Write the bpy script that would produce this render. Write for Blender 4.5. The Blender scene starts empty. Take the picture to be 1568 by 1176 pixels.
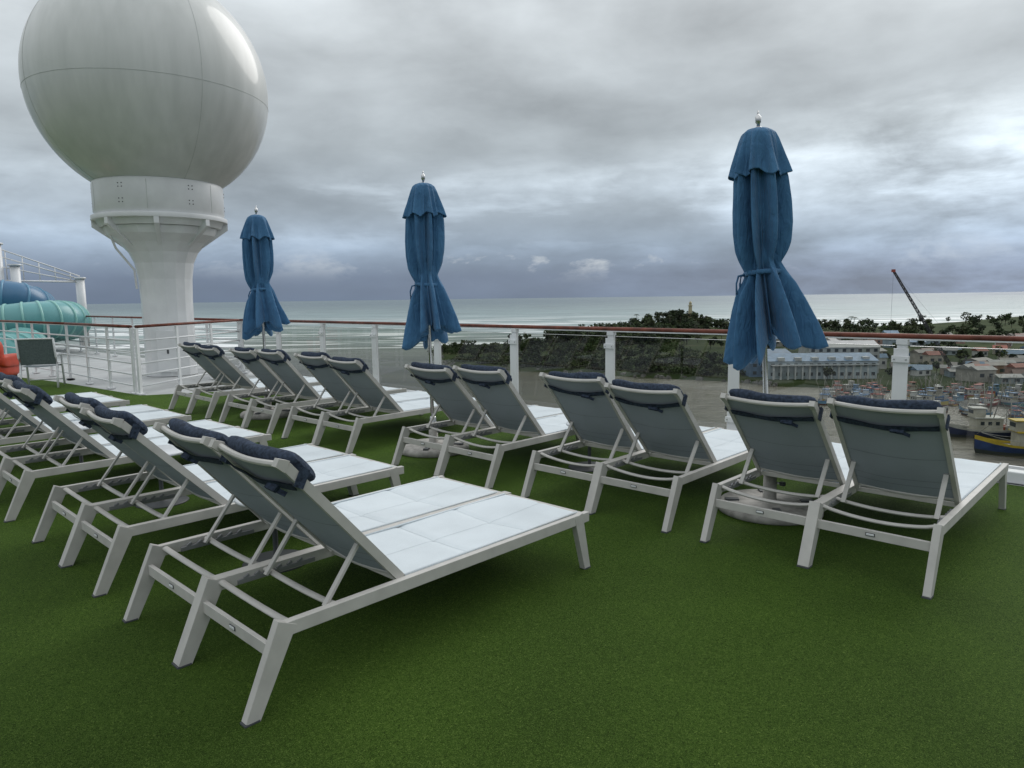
import bpy, math, random
import numpy as np
from mathutils import Vector, Matrix
random.seed(7); np.random.seed(7)
YAW=math.radians(43.14); PIT=math.radians(6.958); ROL=math.radians(0.748)
EYE=1.6; SEA=-40.0
scene=bpy.context.scene
def S(x,y,z=0.0):
    """shore heading frame (x right, y away) -> ship deck frame"""
    return (x*math.cos(YAW)-y*math.sin(YAW), x*math.sin(YAW)+y*math.cos(YAW), z)

# ---------------------------------------------------------------- materials
def newmat(name):
    m=bpy.data.materials.new(name); m.use_nodes=True
    nt=m.node_tree; b=nt.nodes['Principled BSDF']; return m,nt,b
def N(nt,t,**kw):
    n=nt.nodes.new(t)
    for k,v in kw.items(): setattr(n,k,v)
    return n
def ramp(nt,stops,fac=None):
    r=nt.nodes.new('ShaderNodeValToRGB'); e=r.color_ramp.elements
    while len(e)<len(stops): e.new(0.5)
    for i,(p,c) in enumerate(stops):
        e[i].position=p; e[i].color=(c[0],c[1],c[2],1) if not isinstance(c,(int,float)) else (c,c,c,1)
    if fac is not None: nt.links.new(fac,r.inputs[0])
    return r
def simple(name,col,rough=.5,metal=0,noise=.08,nscale=6,bump=0,bscale=200,spec=.5,coat=0):
    m,nt,b=newmat(name); L=nt.links
    tc=N(nt,'ShaderNodeTexCoord'); nz=N(nt,'ShaderNodeTexNoise'); nz.inputs['Scale'].default_value=nscale; nz.inputs['Detail'].default_value=6
    L.new(tc.outputs['Object'],nz.inputs['Vector'])
    lo=[c*(1-noise*1.6) for c in col]; hi=[min(1,c*(1+noise)) for c in col]
    r=ramp(nt,[(.3,lo),(.65,hi)],nz.outputs['Fac']); L.new(r.outputs[0],b.inputs['Base Color'])
    b.inputs['Roughness'].default_value=rough; b.inputs['Metallic'].default_value=metal
    b.inputs['Specular IOR Level'].default_value=spec; b.inputs['Coat Weight'].default_value=coat; b.inputs['Coat Roughness'].default_value=.12
    if bump:
        n2=N(nt,'ShaderNodeTexNoise'); n2.inputs['Scale'].default_value=bscale; n2.inputs['Detail'].default_value=3
        L.new(tc.outputs['Object'],n2.inputs['Vector'])
        bp=N(nt,'ShaderNodeBump'); bp.inputs['Strength'].default_value=bump; bp.inputs['Distance'].default_value=.004
        L.new(n2.outputs['Fac'],bp.inputs['Height']); L.new(bp.outputs[0],b.inputs['Normal'])
    return m
M={}
M['frame']=simple('lounger_frame_paint',(.50,.485,.455),.55,noise=.06,nscale=9,spec=.35)
M['dark']=simple('dark_plastic',(.06,.065,.07),.5)
M['ratchet']=simple('ratchet_grey',(.20,.205,.21),.45)
M['pad']=simple('headrest_navy',(.036,.050,.078),.85,noise=.35,nscale=60,bump=.7,bscale=260,spec=.2)
M['white']=simple('ship_white_paint',(.70,.71,.715),.35,noise=.06,nscale=2)
M['steel']=simple('steel',(.55,.55,.55),.25,metal=1,noise=.05)
M['wood']=simple('varnished_wood',(.15,.045,.028),.55,noise=.3,nscale=8,spec=.25)
M['stone']=simple('umbrella_base_stone',(.34,.325,.30),.7,noise=.2,nscale=15,bump=.3,bscale=80)
M['tabletop']=simple('table_top',(.6,.62,.64),.35,noise=.05)
M['deckgrey']=simple('deck_paint_grey',(.42,.43,.43),.55,noise=.12,nscale=1.5)
M['red']=simple('red_vinyl',(.62,.07,.03),.45)
M['chairfab']=simple('chair_fabric',(.13,.16,.17),.8,noise=.15,nscale=40)

def sling(name,col,transl):
    m,nt,b=newmat(name); L=nt.links
    tc=N(nt,'ShaderNodeTexCoord')
    w=N(nt,'ShaderNodeTexNoise'); w.inputs['Scale'].default_value=3; w.inputs['Detail'].default_value=4
    L.new(tc.outputs['Object'],w.inputs['Vector'])
    mp=N(nt,'ShaderNodeMapping'); mp.inputs['Scale'].default_value=(420,260,420); L.new(tc.outputs['Object'],mp.inputs[0])
    w2=N(nt,'ShaderNodeTexNoise'); w2.inputs['Scale'].default_value=1; w2.inputs['Detail'].default_value=2; L.new(mp.outputs[0],w2.inputs['Vector'])
    mx=N(nt,'ShaderNodeMath',operation='MULTIPLY_ADD'); mx.inputs[1].default_value=.8; L.new(w2.outputs['Fac'],mx.inputs[0]); L.new(w.outputs['Fac'],mx.inputs[2])
    r=ramp(nt,[(.5,[c*.87 for c in col]),(1.0,[min(1,c*1.05) for c in col])],mx.outputs[0])
    L.new(r.outputs[0],b.inputs['Base Color']); b.inputs['Roughness'].default_value=.75; b.inputs['Specular IOR Level'].default_value=.25
    bp=N(nt,'ShaderNodeBump'); bp.inputs['Strength'].default_value=.3; bp.inputs['Distance'].default_value=.002
    L.new(w2.outputs['Fac'],bp.inputs['Height']); L.new(bp.outputs[0],b.inputs['Normal'])
    if transl:
        t=N(nt,'ShaderNodeBsdfTranslucent'); L.new(r.outputs[0],t.inputs[0])
        ms=N(nt,'ShaderNodeMixShader'); ms.inputs[0].default_value=transl
        L.new(b.outputs[0],ms.inputs[1]); L.new(t.outputs[0],ms.inputs[2]); L.new(ms.outputs[0],nt.nodes['Material Output'].inputs[0])
    return m
M['seat']=sling('sling_white',(.66,.715,.745),.10)
M['back']=sling('sling_back_shaded',(.36,.395,.43),.28)  # same white cloth as the seat, its shade put into a greyer colour
M['seam']=simple('seam_thread',(.50,.55,.575),.8)
M['seamback']=simple('seam_back',(.19,.21,.23),.8)

def canopy_mat():
    m,nt,b=newmat('umbrella_canvas'); L=nt.links
    tc=N(nt,'ShaderNodeTexCoord'); n=N(nt,'ShaderNodeTexNoise'); n.inputs['Scale'].default_value=5; n.inputs['Detail'].default_value=8; n.inputs['Roughness'].default_value=.6
    L.new(tc.outputs['Object'],n.inputs['Vector'])
    r=ramp(nt,[(.3,(.040,.120,.235)),(.7,(.064,.178,.325))],n.outputs['Fac']); L.new(r.outputs[0],b.inputs['Base Color'])
    b.inputs['Roughness'].default_value=.8; b.inputs['Specular IOR Level'].default_value=.25; b.inputs['Sheen Weight'].default_value=.1
    mp=N(nt,'ShaderNodeMapping'); mp.inputs['Scale'].default_value=(16,16,5.5); L.new(tc.outputs['Object'],mp.inputs[0])
    n2=N(nt,'ShaderNodeTexNoise'); n2.inputs['Scale'].default_value=1.4; n2.inputs['Detail'].default_value=4; n2.inputs['Distortion'].default_value=.8; L.new(mp.outputs[0],n2.inputs['Vector'])
    bp=N(nt,'ShaderNodeBump'); bp.inputs['Strength'].default_value=.85; bp.inputs['Distance'].default_value=.024
    L.new(n2.outputs['Fac'],bp.inputs['Height']); L.new(bp.outputs[0],b.inputs['Normal'])
    return m
M['canvas']=canopy_mat()

def turf_mat():
    m,nt,b=newmat('artificial_turf'); L=nt.links
    tc=N(nt,'ShaderNodeTexCoord')
    a=N(nt,'ShaderNodeTexNoise'); a.inputs['Scale'].default_value=125; a.inputs['Detail'].default_value=5; a.inputs['Roughness'].default_value=.9; a.inputs['Distortion'].default_value=2.0
    c=N(nt,'ShaderNodeTexNoise'); c.inputs['Scale'].default_value=1.1; c.inputs['Detail'].default_value=6
    for k in (a,c): L.new(tc.outputs['Object'],k.inputs['Vector'])
    r=ramp(nt,[(.39,(.004,.009,.002)),(.47,(.040,.086,.011)),(.56,(.092,.172,.024)),(.66,(.38,.48,.14))],a.outputs['Fac'])
    r2=ramp(nt,[(.3,(.80,.80,.80)),(.7,(1.12,1.12,1.05))],c.outputs['Fac'])
    mx=N(nt,'ShaderNodeMix',data_type='RGBA',blend_type='MULTIPLY'); mx.inputs[0].default_value=1
    L.new(r.outputs[0],mx.inputs[6]); L.new(r2.outputs[0],mx.inputs[7]); L.new(mx.outputs[2],b.inputs['Base Color'])
    b.inputs['Roughness'].default_value=.75; b.inputs['Specular IOR Level'].default_value=.07
    bp=N(nt,'ShaderNodeBump'); bp.inputs['Strength'].default_value=1.0; bp.inputs['Distance'].default_value=.014
    L.new(a.outputs['Fac'],bp.inputs['Height']); L.new(bp.outputs[0],b.inputs['Normal'])
    return m
M['turf']=turf_mat()

def glass_mat():
    m,nt,b=newmat('windbreak_glass'); L=nt.links
    t=N(nt,'ShaderNodeBsdfTransparent'); t.inputs[0].default_value=(.68,.70,.67,1)
    g=N(nt,'ShaderNodeBsdfGlossy'); g.inputs['Roughness'].default_value=.02; g.inputs[0].default_value=(.9,.9,.9,1)
    f=N(nt,'ShaderNodeLayerWeight'); f.inputs[0].default_value=.5
    p=N(nt,'ShaderNodeMath',operation='POWER'); p.inputs[1].default_value=5; L.new(f.outputs['Facing'],p.inputs[0])
    q=N(nt,'ShaderNodeMath',operation='MULTIPLY_ADD'); q.inputs[1].default_value=.6; q.inputs[2].default_value=.05; L.new(p.outputs[0],q.inputs[0])
    ms=N(nt,'ShaderNodeMixShader'); L.new(q.outputs[0],ms.inputs[0]); L.new(t.outputs[0],ms.inputs[1]); L.new(g.outputs[0],ms.inputs[2])
    L.new(ms.outputs[0],nt.nodes['Material Output'].inputs[0]); return m
M['glass']=glass_mat()

def vcol_mat(name,rough=.6,lo=.7):
    m,nt,b=newmat(name); L=nt.links
    a=N(nt,'ShaderNodeAttribute'); a.attribute_name='Col'
    g=N(nt,'ShaderNodeTexCoord'); n=N(nt,'ShaderNodeTexNoise'); n.inputs['Scale'].default_value=.4; n.inputs['Detail'].default_value=5; L.new(g.outputs['Object'],n.inputs['Vector'])
    r=ramp(nt,[(.3,lo),(.7,1.1)],n.outputs['Fac'])
    mx=N(nt,'ShaderNodeMix',data_type='RGBA',blend_type='MULTIPLY'); mx.inputs[0].default_value=1
    L.new(a.outputs['Color'],mx.inputs[6]); L.new(r.outputs[0],mx.inputs[7]); L.new(mx.outputs[2],b.inputs['Base Color'])
    b.inputs['Roughness'].default_value=rough; return m
M['paint']=vcol_mat('weathered_paint'); M['leaf']=vcol_mat('foliage',.9); M['tube']=vcol_mat('slide_fibreglass',.3,.9)

# ---------------------------------------------------------------- mesh builder
class MB:
    def __init__(s): s.v=[]; s.f=[]; s.m=[]; s.sm=[]; s.c=[]; s.mats=[]
    def mi(s,mat):
        if mat not in s.mats: s.mats.append(mat)
        return s.mats.index(mat)
    def add(s,vs,fs,mat,smooth=False,col=(1,1,1)):
        o=len(s.v); s.v+= [tuple(p) for p in vs]; k=s.mi(mat)
        for f in fs: s.f.append(tuple(i+o for i in f)); s.m.append(k); s.sm.append(smooth); s.c.append(col)
    def beam(s,p,q,w,h,mat,up=(0,0,1),w2=None,h2=None,col=(1,1,1)):
        p=Vector(p); q=Vector(q); d=(q-p).normalized(); up=Vector(up)
        side=d.cross(up)
        if side.length<1e-4: side=d.cross(Vector((1,0,0)))
        side.normalize(); u=side.cross(d).normalized()
        w2=w if w2 is None else w2; h2=h if h2 is None else h2
        vs=[]
        for c,a,b in ((p,w,h),(q,w2,h2)):
            for sx,sy in ((-1,-1),(1,-1),(1,1),(-1,1)): vs.append(c+side*(sx*a/2)+u*(sy*b/2))
        s.add(vs,[(0,1,2,3),(7,6,5,4),(0,4,5,1),(1,5,6,2),(2,6,7,3),(3,7,4,0)],mat,False,col)
    def box(s,c,d,mat,rot=0,col=(1,1,1)):
        cx,cy,cz=c; vs=[]
        for dz in (-1,1):
            for dx,dy in ((-1,-1),(1,-1),(1,1),(-1,1)):
                x=dx*d[0]/2;y=dy*d[1]/2
                vs.append((cx+x*math.cos(rot)-y*math.sin(rot),cy+x*math.sin(rot)+y*math.cos(rot),cz+dz*d[2]/2))
        s.add(vs,[(3,2,1,0),(4,5,6,7),(0,1,5,4),(1,2,6,5),(2,3,7,6),(3,0,4,7)],mat,False,col)
    def tube(s,pts,r,mat,n=10,flat=1.0,up=(0,0,1),smooth=True,col=(1,1,1),cap=True):
        pts=[Vector(p) for p in pts]; vs=[]; rr=r if isinstance(r,(list,tuple)) else [r]*len(pts)
        for i,p in enumerate(pts):
            d=(pts[min(i+1,len(pts)-1)]-pts[max(i-1,0)]).normalized(); side=d.cross(Vector(up))
            if side.length<1e-3: side=d.cross(Vector((1,0,0)))
            side.normalize(); u=side.cross(d)
            for k in range(n):
                a=2*math.pi*k/n; vs.append(p+side*math.cos(a)*rr[i]+u*math.sin(a)*rr[i]*flat)
        fs=[]
        for i in range(len(pts)-1):
            for k in range(n):
                k2=(k+1)%n; fs.append((i*n+k2,i*n+k,(i+1)*n+k,(i+1)*n+k2))
        if cap: fs.append(tuple(range(n))); fs.append(tuple(reversed(range((len(pts)-1)*n,len(pts)*n))))
        s.add(vs,fs,mat,smooth,col)
    def lathe(s,prof,c,mat,n=48,smooth=True,col=(1,1,1)):
        vs=[];fs=[]
        for r,z in prof:
            for k in range(n):
                a=2*math.pi*k/n; vs.append((c[0]+r*math.cos(a),c[1]+r*math.sin(a),c[2]+z))
        for i in range(len(prof)-1):
            for k in range(n):
                k2=(k+1)%n; fs.append((i*n+k,i*n+k2,(i+1)*n+k2,(i+1)*n+k))
        s.add(vs,fs,mat,smooth,col)
    def grid(s,fn,nu,nv,mat,smooth=True,col=(1,1,1)):
        vs=[fn(i/nu,j/nv) for j in range(nv+1) for i in range(nu+1)]
        fs=[(j*(nu+1)+i,j*(nu+1)+i+1,(j+1)*(nu+1)+i+1,(j+1)*(nu+1)+i) for j in range(nv) for i in range(nu)]
        s.add(vs,fs,mat,smooth,col)
    def mesh(s,name):
        me=bpy.data.meshes.new(name); me.from_pydata(s.v,[],s.f)
        for m in s.mats: me.materials.append(m)
        me.polygons.foreach_set('material_index',s.m); me.polygons.foreach_set('use_smooth',s.sm)
        ca=me.color_attributes.new('Col','FLOAT_COLOR','CORNER')
        cols=np.ones((len(me.loops),4),dtype=np.float32)
        tot=np.array([len(f) for f in s.f]); cols[:,:3]=np.repeat(np.array(s.c,dtype=np.float32).reshape(-1,3),tot,axis=0)
        ca.data.foreach_set('color',cols.ravel()); me.update(); return me
    def obj(s,name,bevel=0,loc=(0,0,0),rot=(0,0,0)):
        o=bpy.data.objects.new(name,s.mesh(name)); bpy.context.collection.objects.link(o); o.location=loc; o.rotation_euler=rot
        if bevel:
            b=o.modifiers.new('bevel','BEVEL'); b.width=bevel; b.segments=2; b.limit_method='ANGLE'; b.angle_limit=math.radians(40); b.harden_normals=False
        return o

# ---------------------------------------------------------------- loungers
def lounger(X,Y,seed,rz=0.0):
    rnd=random.Random(seed); F=M['frame']
    e=bpy.data.objects.new('double_sun_lounger',None); bpy.context.collection.objects.link(e); e.location=(X,Y,0); e.rotation_euler=(0,0,rz)
    e.empty_display_size=.2
    W=.645; xs=[0,-W,-2*W]
    fr=MB()
    for i,x in enumerate(xs):
        w=.036 if i!=1 else .062
        fr.beam((x,.135,.325),(x,2.10,.318),w,.056,F)
        fr.beam((x,.165,.352),(x,0.0,0.002),w+.003,.085,F,up=(0,1,0),h2=.058)
        fr.beam((x,2.00,.345),(x,2.085,0.002),w+.003,.075,F,up=(0,1,0),h2=.05)
        fr.box((x,.0,.006),(w+.008,.062,.012),M['dark']); fr.box((x,2.085,.006),(w+.008,.055,.012),M['dark'])
    for i in range(2):
        a=xs[i]-.02; b=xs[i+1]+.02; xm=(a+b)/2
        fr.beam((a,.108,.245),(b,.108,.245),.022,.052,F)
        fr.box((xm,.0955,.247),(.05,.004,.020),M['dark']); fr.box((xm,.0930,.247),(.042,.004,.012),M['white'])
        fr.beam((a,2.06,.318),(b,2.06,.318),.05,.045,F)
        for y0,dz,dy in ((.185,.050,.045),(.40,.035,.03)):
            pts=[]
            for k in range(13):
                t=k/12; c=math.sin(math.pi*t)**.7 if 0<t<1 else 0
                pts.append((a+(b-a)*t,y0+dy*c,.338-dz*c))
            fr.tube(pts,.018,F,n=8,flat=.62)
        fr.beam((a,.78,.322),(b,.78,.322),.03,.03,F)
        for xx in (a-.012,b+.012):
            fr.beam((xx,.26,.312),(xx,.66,.312),.014,.022,M['ratchet'])
            for k in range(6): fr.beam((xx,.29+k*.055,.322),(xx,.315+k*.055,.336),.014,.014,M['ratchet'])
    o=fr.obj('frame',.005); o.parent=e
    st=MB()
    for i in range(2):
        a=xs[i]-.022; b=xs[i+1]+.034; 
        if i==1: a=xs[i]-.034; b=xs[i+1]+.022
        y0,y1=.77,2.035; ph=rnd.uniform(0,6)
        def h(x,y):
            u=(x-a)/(b-a); v=(y-y0)/(y1-y0)
            s=-.012*math.sin(math.pi*u)*math.sin(math.pi*v)
            s+=.003*math.sin(6.5*u+ph)*math.sin(9*v+ph*2)
            for q in (.33,.66): s-=.007*math.exp(-((v-q)/.018)**2)
            s-=.006*math.exp(-((u-.5)/.035)**2)
            return .350+s
        st.grid(lambda u,v:(a+(b-a)*u,y0+(y1-y0)*v,h(a+(b-a)*u,y0+(y1-y0)*v)),24,80,M['seat'])
        st.grid(lambda u,v:(a+(b-a)*(1-u),y0+(y1-y0)*v,h(a+(b-a)*(1-u),y0+(y1-y0)*v)-.008),16,60,M['seat'])
        for v in (.33,.66):
            yy=y0+(y1-y0)*v
            st.grid(lambda u,w:(a+(b-a)*(.03+.94*u),yy+.0025*(w-.5),h(a+(b-a)*(.03+.94*u),yy)+.0018),24,1,M['seam'])
        xx=(a+b)/2
        st.grid(lambda u,w:(xx+.0025*(w-.5),y0+(y1-y0)*(1-u),h(xx,y0+(y1-y0)*(1-u))+.0018),80,1,M['seam'])
        for q in (a,b):
            st.tube([(q,y0,.352),(q,y1,.352)],.006,M['seat'],n=6)
    o=st.obj('seat_sling'); o.parent=e
    for i in range(2):
        bk=MB(); ang=math.radians(48.0+rnd.uniform(-1.8,1.8)); d=Vector((0,-math.cos(ang),math.sin(ang))); n=Vector((0,math.sin(ang),math.cos(ang)))
        Hh=Vector((0,.745,.352)); Lb=.835
        a=xs[i]-(.018 if i==0 else .036)-.012; b=xs[i+1]+(.036 if i==0 else .018)+.012
        P=lambda x,t,o=0: Vector((x,0,0))+Hh+d*t+n*o
        for xx in (a,b):
            bk.beam(P(xx,-.01),P(xx,Lb-.03),.026,.040,F,up=n)
            bk.beam(P(xx,Lb-.03),P(xx,Lb+.015,-.016),.034,.050,F,up=n,h2=.034)
        for t in (Lb-.02,.03):
            pts=[P(a+(b-a)*k/10,t,-.022*math.sin(math.pi*k/10)) for k in range(11)]
            bk.tube(pts,.014,F,n=8)
        ph=rnd.uniform(0,6)
        def sag(u,v): return -.036*math.sin(math.pi*u)**.8*(.5+.5*math.sin(math.pi*min(1,max(0,v)))) - .006+.004*math.sin(7*u+ph)*math.sin(8*v+ph)*math.sin(math.pi*u)
        t0,t1=.02,Lb-.02
        bk.grid(lambda u,v:P(a+.01+(b-a-.02)*u,t0+(t1-t0)*v,sag(u,v)+.004),14,24,M['back'])
        bk.grid(lambda u,v:P(a+.01+(b-a-.02)*u,t0+(t1-t0)*v,sag(u,v)),14,24,M['back'])
        for v in (.14,.22,.50):
            bk.grid(lambda u,w:P(a+.012+(b-a-.024)*u,t0+(t1-t0)*v+.003*(w-.5),sag(u,v)-.002),14,1,M['seamback'])
        for xx,sg in ((a,-1),(b,1)):
            xi=xx+sg*.03
            bk.beam(P(xi,.28,-.01),Vector((xi+sg*.0,.375,.325)),.012,.026,F,up=(1,0,0))
            bk.tube([P(xi-.02*sg,.28,-.01),P(xi+.012*sg,.28,-.01)],.012,M['ratchet'],n=8)
        jx=rnd.uniform(-.012,.012); tl=rnd.uniform(-.014,.014)
        pc=Lb-.100+rnd.uniform(-.012,.008); vs=[];fs=[]; nu,nv=32,20; px0,px1=b+.0,a-.0
        for iu in range(nu+1):
            u=iu/nu; x=px0+(px1-px0)*u+jx; s=(1-abs(2*u-1)**5)**(1/2.5) if 0<u<1 else .02
            for k in range(nv):
                th=2*math.pi*k/nv; c,sn=math.cos(th),math.sin(th)
                rt=.098*(abs(c)**.75)*(1 if c>0 else -1); rn=.042*(abs(sn)**.75)*(1 if sn>0 else -1)
                s2=.55+.45*s
                wob=.0035*math.sin(9*u+seed*1.7+c*2)+.002*math.sin(17*u+seed+sn*3)
                q=P(x,pc+tl*(u-.5)*2+(rt+wob)*s2,.050-.022*math.sin(math.pi*u)+rn*s*(1+.10*math.sin(6*u+seed)))
                vs.append(q)
        for iu in range(nu):
            for k in range(nv):
                k2=(k+1)%nv; fs.append((iu*nv+k,iu*nv+k2,(iu+1)*nv+k2,(iu+1)*nv+k))
        fs.append(tuple(reversed(range(nv)))); fs.append(tuple(range(nu*nv,(nu+1)*nv)))
        bk.add(vs,fs,M['pad'],True)
        st0=Lb-.125
        tw=rnd.uniform(-.02,.02); sg0=rnd.uniform(.008,.028)
        for fl,oo in ((0,-.030),(1,-.026)):
            bk.grid(lambda u,v:P(a-.016+(b-a+.032)*(u if not fl else 1-u),st0+tw*((u if not fl else 1-u)-.5)+.040*(v-.5)-sg0*math.sin(math.pi*u),oo-.020*math.sin(math.pi*u)-.003*math.sin(13*u+seed)),20,2,M['pad'])
        kx=a+(b-a)*rnd.uniform(.3,.7)
        bk.beam(P(kx-.035,st0-sg0-.002,-.055),P(kx+.035,st0-sg0-.010,-.057),.016,.030,M['pad'],up=n)
        bk.beam(P(kx+.02,st0-sg0-.01,-.058),P(kx+.06,st0-sg0-.045,-.052),.004,.022,M['pad'],up=n)
        for xx,sg in ((a,1),(b,-1)):
            bk.beam(P(xx+sg*.018,st0,-.03),P(xx+sg*.018,st0+.03,.045),.006,.044,M['pad'],up=d)
        o=bk.obj('backrest_%d'%(i+1),.003); o.parent=e
    return e
R1=[-2.46,-4.21,-6.20,-7.95,-9.85]
R2=[-.84,-2.42,-4.12,-6.21,-7.88,-9.62]
for i,x in enumerate(R1): lounger(x,1.14+random.uniform(-.02,.02)*(i>0),i+1,math.radians(random.uniform(-.6,.6)))
for i,x in enumerate(R2): lounger(x,4.10+random.uniform(-.02,.02),i+21,math.radians(random.uniform(-.6,.6)))

# ---------------------------------------------------------------- umbrellas
def umbrella(X,Y,seed,lean=(0,0),sdir=0.0):
    rnd=random.Random(seed)
    e=bpy.data.objects.new('closed_patio_umbrella',None); bpy.context.collection.objects.link(e); e.location=(X,Y,0)
    b=MB()
    b.lathe([(0.02,0),(.36,0),(.375,.012),(.375,.045),(.35,.068),(.12,.085),(.05,.09),(.045,.30),(.03,.31),(.0,.31)],(0,0,0),M['stone'],64)
    b.lathe([(.034,.085),(.034,.36),(.028,.37),(.0,.37)],(0,0,0),M['steel'],20)
    for k in range(4):
        a=k*math.pi/2+.6; cx,cy=.27*math.cos(a),.27*math.sin(a); b.box((cx,cy,.076),(.10,.05,.024),M['dark'],a)
    for zz in (.22,.31):
        b.tube([(.03,0,zz),(.085,0,zz)],.008,M['steel'],8); b.lathe([(0,-.012),(.022,-.012),(.022,.012),(0,.012)],(.095,0,zz),M['dark'],10)
    o=b.obj('base',0); o.parent=e
    A=lambda z: Vector((lean[0]*z/2.87,lean[1]*z/2.87,z))
    p=MB(); p.tube([A(.08),A(2.78)],.019,M['steel'],16)
    p.tube([A(2.74),A(2.80),A(2.81),A(2.85),A(2.86),A(2.875)],[.012,.012,.020,.020,.010,.004],M['steel'],14)
    p.tube([A(2.86),A(2.89)],.006,M['steel'],8)
    o=p.obj('pole'); o.parent=e
    c=MB()
    def fold(nf,sd,amp,skew=.9):
        r2=random.Random(sd); ph=[r2.uniform(0,6.28) for _ in range(10)]
        def f(a,z):
            w=a+.12*math.sin(2*a+ph[0]+z*.5)+.07*math.sin(3*a+ph[1]-z*.9)+.03*math.sin(5*a+ph[4]+z*2)
            t=nf*w+ph[2]
            s=math.cos(t+skew*math.sin(t+.6))
            s=(s*.8 if s>0 else -(abs(s)**.8)*1.35)
            am=1+.30*math.sin(a+ph[3]+z)+.25*math.sin(3*a+ph[5]+2.5*z)
            t2=2*nf*w+ph[6]+1.5*z
            return amp*s*am+.30*amp*math.cos(t2+.7*math.sin(t2))*(1+.5*math.sin(4*z+ph[7]+a))
        return f
    def interp(z,tab):
        for (z0,r0),(z1,r1) in zip(tab,tab[1:]):
            if z0>=z>=z1:
                t=(z0-z)/(z0-z1); return r0+(r1-r0)*t
        return tab[-1][1]
    n=280
    tab=[(2.60,.10),(2.50,.142),(2.40,.158),(2.2,.166),(2.05,.164),(1.92,.152),(1.82,.126),(1.76,.110),(1.70,.124),(1.62,.154),(1.5,.186),(1.3,.230),(1.1,.262),(1.0,.265)]
    f=fold(8,seed*3+1,.28); f2=fold(8,seed*3+1,.32,1.1)
    r3=random.Random(seed+9); hp=[r3.uniform(0,6.28) for _ in range(4)]
    vs=[];nz=120
    for j in range(nz+1):
        t=j/nz
        for k in range(n):
            a=2*math.pi*k/n
            fh=max(-1,min(1,f2(a,1.2)/.32))
            zb=1.215-.10*math.cos(a-sdir-2.6)+.03*math.sin(3*a+hp[1])-.055*fh
            z=2.60-(2.60-zb)*t
            zz=2.60-(2.60-1.13)*t
            r=interp(zz,tab)
            wst=math.exp(-((zz-1.755)/.07)**2)
            blend=min(1,max(0,(1.86-zz)/.25)); blend=blend*blend*(3-2*blend)
            ff=f(a,zz)*(1-blend)+f2(a,zz)*blend
            grow=1+.45*max(0,(1.55-zz))
            r=r*(1+ff*(1-.6*wst)*grow)
            sk=max(0,(1.72-zz))
            ox=.06*sk*math.cos(sdir); oy=.06*sk*math.sin(sdir)
            rs=1+.16*sk*max(0,math.cos(a-sdir))**2
            ax=A(z); vs.append((ax.x+ox+r*rs*math.cos(a),ax.y+oy+r*rs*math.sin(a),z))
    fs=[(j*n+(k+1)%n,j*n+k,(j+1)*n+k,(j+1)*n+(k+1)%n) for j in range(nz) for k in range(n)]
    base=len(vs)
    for t in range(1,6):
        for k in range(n):
            q=vs[nz*n+k]; ax=A(q[2]); s=1-.15*t
            vs.append((ax.x+(q[0]-ax.x)*s,ax.y+(q[1]-ax.y)*s,q[2]+(-.022,-.012,.02,.06,.12)[t-1]))
    prev=nz*n
    for t in range(5):
        cur=base+t*n
        fs+=[(prev+(k+1)%n,prev+k,cur+k,cur+(k+1)%n) for k in range(n)]; prev=cur
    c.add(vs,fs,M['canvas'],True)
    fc=fold(8,seed*3+1,.15); vs=[]; nz=34
    tab2=[(2.775,.018),(2.770,.045),(2.755,.085),(2.73,.115),(2.68,.134),(2.6,.154),(2.5,.176),(2.40,.198)]
    pts8=[2*math.pi*k/8+.3+seed+rnd.uniform(-.12,.12) for k in range(8)]
    for j in range(nz+1):
        t=j/nz
        for k in range(n):
            a=2*math.pi*k/n
            tip=max(max(0,1-abs((a-p+math.pi)%(2*math.pi)-math.pi)/.40) for p in pts8)
            zb=2.470-.050*tip; z=2.775-(2.775-zb)*t; zz=2.775-(2.775-2.42)*t
            r=interp(zz,tab2)*(1+fc(a,zz)*min(1,t*1.3)+.10*tip*t*t); ax=A(z)
            vs.append((ax.x+r*math.cos(a),ax.y+r*math.sin(a),z))
    fs=[(j*n+(k+1)%n,j*n+k,(j+1)*n+k,(j+1)*n+(k+1)%n) for j in range(nz) for k in range(n)]
    c.add(vs,fs,M['canvas'],True)
    o=c.obj('canopy'); o.parent=e; s=o.modifiers.new('sol','SOLIDIFY'); s.thickness=.004
    t=MB(); pts=[]
    for k in range(81):
        a=2*math.pi*k/80; ax=A(1.755+.012*math.sin(a+seed)); 
        r=.114*(1+.40*max(-.06,f(a,1.755)))+.004
        pts.append((ax.x+r*math.cos(a),ax.y+r*math.sin(a),ax.z))
    t.tube(pts,.008,M['canvas'],8,flat=2.2,cap=False)
    ax=A(1.75)
    for s_ in (-1,1):
        t.tube([(ax.x-.09,ax.y-.06,1.75),(ax.x-.14,ax.y-.07+.02*s_,1.735),(ax.x-.145,ax.y-.08+.03*s_,1.68),(ax.x-.14,ax.y-.08+.03*s_,1.60)],.006,M['canvas'],6,flat=1.4)
    o=t.obj('tie_strap'); o.parent=e
umbrella(-2.10,5.03,2,(-.15,-.05),.9)
umbrella(-5.64,4.79,5,(-.03,-.02),.6)
umbrella(-9.20,4.80,8,(-.03,0),.7)

# ---------------------------------------------------------------- side tables
for (x,y) in ((-3.93,2.05),(-5.85,2.1),(-3.93,5.25),(-7.72,2.05)):
    b=MB(); b.lathe([(0,0),(.19,0),(.2,.006),(.19,.014),(.03,.022),(.016,.04),(.016,.40),(.03,.41),(0,.41)],(0,0,0),M['dark'],40)
    b.lathe([(0,.408),(.215,.408),(.22,.414),(.22,.424),(.214,.430),(0,.430)],(0,0,0),M['tabletop'],56)
    b.obj('side_table',0,(x,y,0))

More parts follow.
